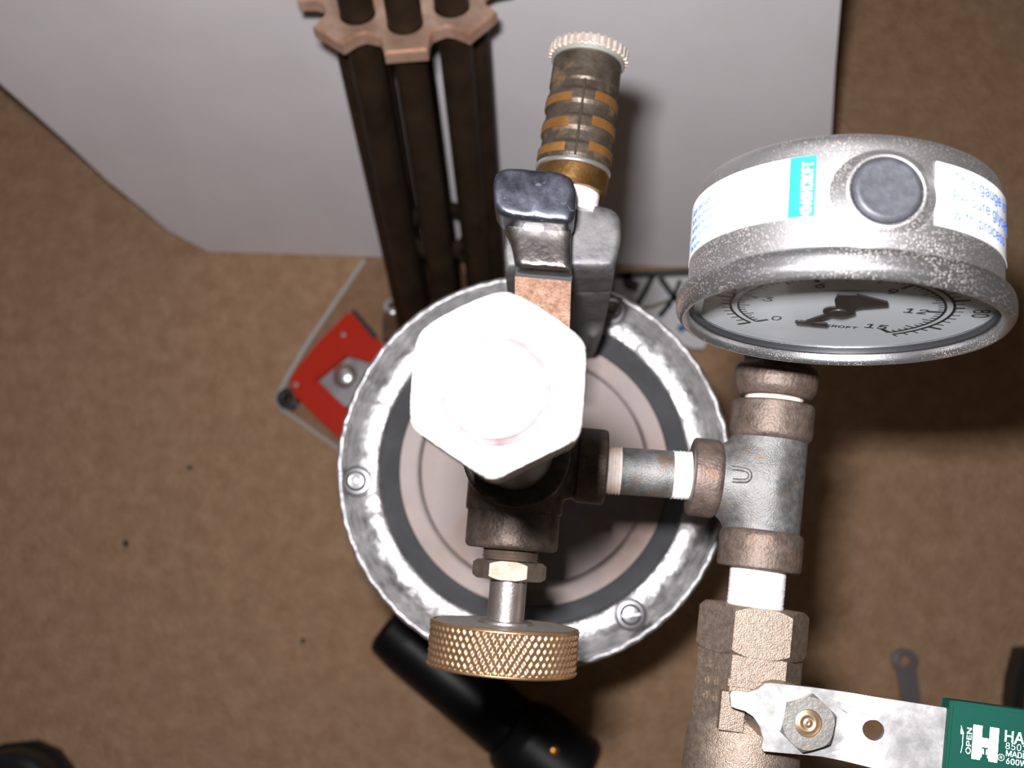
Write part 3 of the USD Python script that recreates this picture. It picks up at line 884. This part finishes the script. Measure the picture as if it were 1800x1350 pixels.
# ------------------------------------------------------------------ relief valve: zinc body with a brass barrel
Z2 = 447.0
k2 = mmpx(1010, 200, Z2)
B0, B1 = at(1002, 338, Z2), at(1033, 112, Z2)
BD = unit(B1 - B0)
BL = np.linalg.norm(B1 - B0)
BF = frame(B0, BD, UP)
t = thing('relief_valve', 'grey zinc relief valve with a tarnished brass barrel and toothed end ring', 'valve', B0 - [0, 0, 24])
zo = [(889, 392), (900, 376), (960, 368), (1060, 370), (1084, 380), (1091, 400), (1090, 440), (1082, 470), (1076, 500), (1072, 530), (1063, 565), (1058, 590), (1048, 603), (1034, 600), (1024, 580), (1005, 560), (900, 560), (890, 500), (886, 450)]
zb = soft(pxpoly(zo, 445), 424, 452, 1.5, 9)
# its lower end slopes down towards the canister's lid
yh = at(985, 475, 445)[1]
dn = np.clip((yh - zb.vertices[:, 1]) / 21.0, 0, 1)
dn = dn * dn * (3 - 2 * dn) * 80.0
grow = (750.0 - zb.vertices[:, 2] + dn) / (750.0 - zb.vertices[:, 2])
zb.vertices = np.stack([zb.vertices[:, 0] * grow, zb.vertices[:, 1] * grow, zb.vertices[:, 2] - dn], 1)
part(t, 'body', zb, zinc_cast, smooth=60)
part(t, 'foot', put(cyl(5, ZL - 12, 356, 0.8), frame(at(1036, 578, 350) * [1, 1, 0], UP)), zinc_cast)
part(t, 'taped_thread', put(lathe([(0, -7)] + [(52 * k2 - (0.12 if q % 2 else 0), -7 + q * 0.6) for q in range(13)] + [(0, 0.6)], 60), BF), tape)
part(t, 'barrel_nut', put(lathe(fillet([(0, -0.5), (64 * k2, -0.5), (65 * k2, 6.0), (0, 6.0)], 0.4), 12), BF), old_brass)
part(t, 'silver_ring', put(tube(5, 66 * k2, 6.0, 7.4, 0.5, 72), BF), silver_ring)
g0, g1 = 7.4, BL - 0.4


def barrel_r(s):
    u = (s - g0) / (g1 - g0)
    return (64 - 3.5 * u) * k2


bp = [(0, g0)]
for s in np.linspace(g0, g1, 90):
    r = barrel_r(s)
    u = (s - g0) / (g1 - g0)
    if u < 0.72:
        r += 0.28 * math.tanh(4 * math.sin(2 * math.pi * s / 8.6 + 0.4)) - 0.1
    elif u < 0.74:
        r -= 0.3
    bp.append((r, s))
bp.append((0, g1))
br_ = part(t, 'barrel', put(lathe(bp, 72), BF), patina, smooth=50)
part(br_, 'seam', sweep([(BF @ np.array([barrel_r(s) + 0.12, 0.2, s, 1]))[:3] for s in np.linspace(g0 + 0.5, g0 + (g1 - g0) * 0.72, 16)], 0.4, 8), patina)
for s0, s1 in ((9.5, 12.2), (17.4, 20.4), (25.6, 28.4)):
    for a0, a1, sh in ((20, 110, 0.6), (-110, -16, -0.6)):
        aa = np.radians(np.linspace(a0, a1, 24))
        v, fcs = [], []
        for a in aa:
            for s, dr in ((s0 + sh, 0.05), (s1 + sh, 0.05), (s1 + sh, 0.33), (s0 + sh, 0.33)):
                r = barrel_r(s) + dr
                v.append((r * math.cos(a), r * math.sin(a), s))
        for q in range(23):
            for e in range(4):
                a_, b_ = q * 4 + e, q * 4 + (e + 1) % 4
                fcs += [(a_, b_, b_ + 4), (a_, b_ + 4, a_ + 4)]
        fcs += [(0, 2, 1), (0, 3, 2), (92, 93, 94), (92, 94, 95)]
        mm = trimesh.Trimesh(np.array(v), np.array(fcs), process=False)
        if mm.volume < 0:
            mm.invert()
        part(br_, 'bronze_band', put(mm, BF), bronze_band, smooth=40)
part(t, 'end_washer', put(cyl(65 * k2, BL - 0.4, BL + 0.9, 0.3, 72), BF), grey_ring)
gear = []
for k in range(34):
    a = 2 * math.pi * k / 34
    for da, r in ((-0.055, 66 * k2), (-0.04, 71 * k2), (0.04, 71 * k2), (0.055, 66 * k2)):
        gear.append((r * math.cos(a + da), r * math.sin(a + da)))
part(t, 'toothed_ring', put(bevel_slab(Polygon(gear).difference(Point(0, 0).buffer(6)), BL + 0.9, BL + 4.2, 0.25), BF), pale_metal)

# ------------------------------------------------------------------ blackened lever over the relief valve
t = thing('thumb_lever', 'blackened steel lever with flared end on a rusty copper coloured bar', 'lever', at(955, 440, 452))
waist = pxpoly([(880, 385), (1006, 395), (1003, 430), (1004, 470), (1008, 482), (906, 474), (902, 445), (896, 420)], 462)
part(t, 'waist', soft(waist, 453.5, 466, 1.2, 6), blued_dark, smooth=60)
head = pxpoly([(868, 330), (873, 312), (890, 305), (930, 306), (985, 312), (1006, 322), (1013, 345), (1010, 392), (1000, 400), (940, 396), (885, 388), (870, 375)], 470)
part(t, 'flared_end', soft(head, 459, 475, 1.2, 5), blued, smooth=60, label='flared blue black end with scratched highlights')
slot = LineString([at(925, 397, 467)[:2], at(950, 400, 467)[:2]]).buffer(1.0)
part(t, 'slot_pin', prism(slot, 464, 466.4), silver_ring)
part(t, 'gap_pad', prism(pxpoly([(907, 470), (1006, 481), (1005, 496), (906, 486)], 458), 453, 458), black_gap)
bar = pxpoly([(905, 485), (1004, 494), (1002, 560), (998, 640), (905, 640), (905, 560)], 462)
part(t, 'bar', bevel_slab(bar, 456, 462, 0.5), copper_rust, label='rust flecked copper coloured bar')

# ------------------------------------------------------------------ things lying on the carpet
# clear pack
t = thing('plastic_pack', 'clear plastic pack under the red tool, left of the canister', 'package', at(600, 640, 0))
pk = [(648, 446), (600, 516), (545, 596), (490, 690), (486, 708), (500, 722), (600, 792), (700, 800), (790, 700), (780, 520), (730, 450)]
part(t, 'sheet', bevel_slab(pxpoly(pk, 1), 0.4, 1.2, 0.2), clear_plastic)
part(t, 'rim', sweep([at(x, y, 2.2) for x, y in [(640, 458), (600, 516), (570, 560), (540, 604), (510, 654), (488, 696), (488, 710), (500, 722), (550, 757), (600, 792)]], 1.9, 10), plastic_rim)

t = thing('red_tool', 'red plastic tool with a grey metal window and black corner wheel', 'tool', at(590, 670, 1.4))
ro = pxpoly([(617, 549), (606, 553), (560, 600), (524, 643), (510, 664), (508, 676), (516, 694), (552, 730), (604, 778), (640, 800), (760, 690), (665, 596)], 22)
win = pxpoly([(610, 624), (556, 667), (604, 714), (668, 690), (660, 640)], 22)
part(t, 'shell', bevel_slab(ro.buffer(2).buffer(-2).difference(win), 2, 22, 1.6), red_plastic)
part(t, 'window_plate', prism(win.buffer(0.5), 6, 13), grey_metal, label='grey metal plate in the window')
dm = trimesh.creation.icosphere(3, 9)
dm.apply_scale([1, 1, 0.55])
dm.apply_translation(at(607, 662, 13))
part(t, 'dome', dm, silver_ring, smooth=True, label='shiny metal dome in the window')
part(t, 'edge_strip', prism(pxpoly([(618, 547), (624, 544), (664, 590), (656, 596)], 22), 4, 23), black_plastic)
for px, py in ((603, 588), (519, 676)):
    part(t, 'screw', put(lathe(fillet([(0, 0), (2.0, 0), (2.0, 0.7), (0, 0.9)], 0.3), 20), frame(at(px, py, 22), UP)), wrench_steel)
part(t, 'wheel', put(tube(2.2, 7.6, 2, 16, 1.8, 40), frame(at(507, 702, 10) * [1, 1, 0], UP)), black_plastic, label='black corner wheel')

# printed box
t = thing('printed_box', 'white box printed with dark crossing stripes, between canister and gauge', 'box', at(1160, 545, 0))
bx = pxpoly([(1078, 478), (1210, 472), (1268, 560), (1237, 613), (1218, 612), (1150, 590), (1080, 540)], 12)
part(t, 'carton', bevel_slab(bx, 0.5, 12, 0.7), box_white)


def stripe(pts, w, m, name='stripe'):
    ln = LineString([at(x, y, 12)[:2] for x, y in pts]).buffer(w, cap_style='flat').intersection(bx)
    if not ln.is_empty:
        ln = max(getattr(ln, 'geoms', [ln]), key=lambda q: q.area)
        part(t, name, prism(ln, 11.95, 12.1), m, smooth=False)


stripe([(1080, 483), (1215, 478)], 3.4, ink_dark)
stripe([(1148, 484), (1134, 512), (1120, 536)], 2.2, ink_dark)
stripe([(1100, 480), (1106, 500), (1122, 505)], 4.0, ink_dark)
stripe([(1160, 488), (1186, 524), (1200, 530)], 2.4, ink_dark)
stripe([(1196, 492), (1184, 524), (1160, 556)], 1.8, ink_dark)
stripe([(1120, 544), (1150, 538), (1182, 526)], 1.3, ink_olive)
stripe([(1158, 556), (1180, 534)], 1.6, ink_blue)
stripe([(1192, 580), (1216, 568)], 2.6, ink_blue, 'blue_patch')
stripe([(1218, 586), (1232, 582)], 2.2, ink_brown, 'brown_patch')

# black torch
A, B = at(676, 1100, 28), at(985, 1352, 28)
D = unit(B - A)
L = np.linalg.norm(B - A)
t = thing('torch', 'black torch lying on the carpet under the knurled knob', 'torch', [A[0], A[1], 0])
FF = frame([A[0], A[1], 24], D, UP)
part(t, 'barrel', put(lathe(fillet([(0, 0), (15, 0), (19, 3), (21, 20), (22.5, L * 0.72), (0, L * 0.72)], 2), 64), FF), flash_black)
part(t, 'head', put(lathe(fillet([(0, L * 0.72), (24, L * 0.72), (29, L * 0.80), (31, L * 1.06), (29, L * 1.08), (0, L * 1.08)], 1.5), 64), frame([A[0], A[1], 31], D, UP)), flash_black)
part(t, 'switch', put(lathe(fillet([(0, 0), (3.4, 0), (3.0, 2.5), (0, 3.4)], 0.8), 32), frame(at(974, 1320, 59), unit(UP + [0.2, 0.1, 0]))), amber, label='small amber button')

# wrench
t = thing('wrench', 'small grey ring wrench on the carpet behind the green grip lever', 'wrench', at(1594, 1170, 0))
kw = mmpx(1594, 1170, 5)
wp = shapely.union_all([Point(at(1591, 1163, 5)[:2]).buffer(23 * kw), pxpoly([(1575, 1172), (1610, 1168), (1622, 1260), (1632, 1400), (1604, 1402), (1592, 1262)], 5)]).buffer(-1).buffer(1)
part(t, 'shank', bevel_slab(wp.difference(Point(at(1591, 1163, 5)[:2]).buffer(11 * kw)), 1, 6, 0.8), wrench_steel)
part(t, 'ring_lip', put(tube(11 * kw, 17 * kw, 0, 1.4, 0.4, 36), frame(at(1591, 1163, 5.8), UP)), wrench_steel)
part(t, 'jaw', bevel_slab(pxpoly([(1598, 1398), (1584, 1425), (1590, 1460), (1606, 1464), (1604, 1440), (1624, 1436), (1630, 1462), (1648, 1454), (1650, 1420), (1636, 1396)], 5), 0.8, 6.4, 0.8), wrench_steel)

# dark things cut by the frame's edge
t = thing('shoe', 'black rounded toe poking into the bottom left corner', 'shoe', at(20, 1400, 0))
so = pxpoly([(-90, 1470), (-75, 1360), (-20, 1322), (40, 1316), (78, 1332), (100, 1362), (112, 1420), (100, 1600), (-60, 1600)], 24)
part(t, 'upper', soft(so, 8, 36, 5, 5), shoe_black, smooth=60)
part(t, 'sole', bevel_slab(so.buffer(2), 0.5, 9, 1.5), black_plastic)
t = thing('tool_case', 'black edged red case cut by the right edge of the picture', 'case', at(1830, 1200, 0))
co = pxpoly([(1782, 1240), (1786, 1196), (1800, 1142), (1900, 1130), (1960, 1300), (1790, 1330)], 20)
part(t, 'frame', bevel_slab(co, 0.5, 20, 1.5), black_plastic)
part(t, 'face', bevel_slab(co.buffer(-7), 19.5, 21, 0.4), red_plastic, label='red face of the case')
for px, py, lab in ((222, 955, 'black speck of lint on open carpet at the left'), (335, 822, 'smaller dark lint speck left of the canister rim'), (533, 1126, 'dark lint speck below left of the canister')):
    m = trimesh.creation.icosphere(2, 1.0)
    r = 2.1 if px == 222 else 1.6
    m.vertices = m.vertices * (r * (0.7 + 0.6 * meshkit.noise(m.vertices * 1.7 + px, 2)))[:, None] * [1, 1, 0.6]
    o = at(px, py, 0)
    m.apply_translation(o + [0, 0, 0.8])
    p = part('/World', 'lint_speck', m, lint_black, smooth=True)
    custom(stage.GetPrimAtPath(p), label=lab, category='lint', group='lint specks on the carpet')
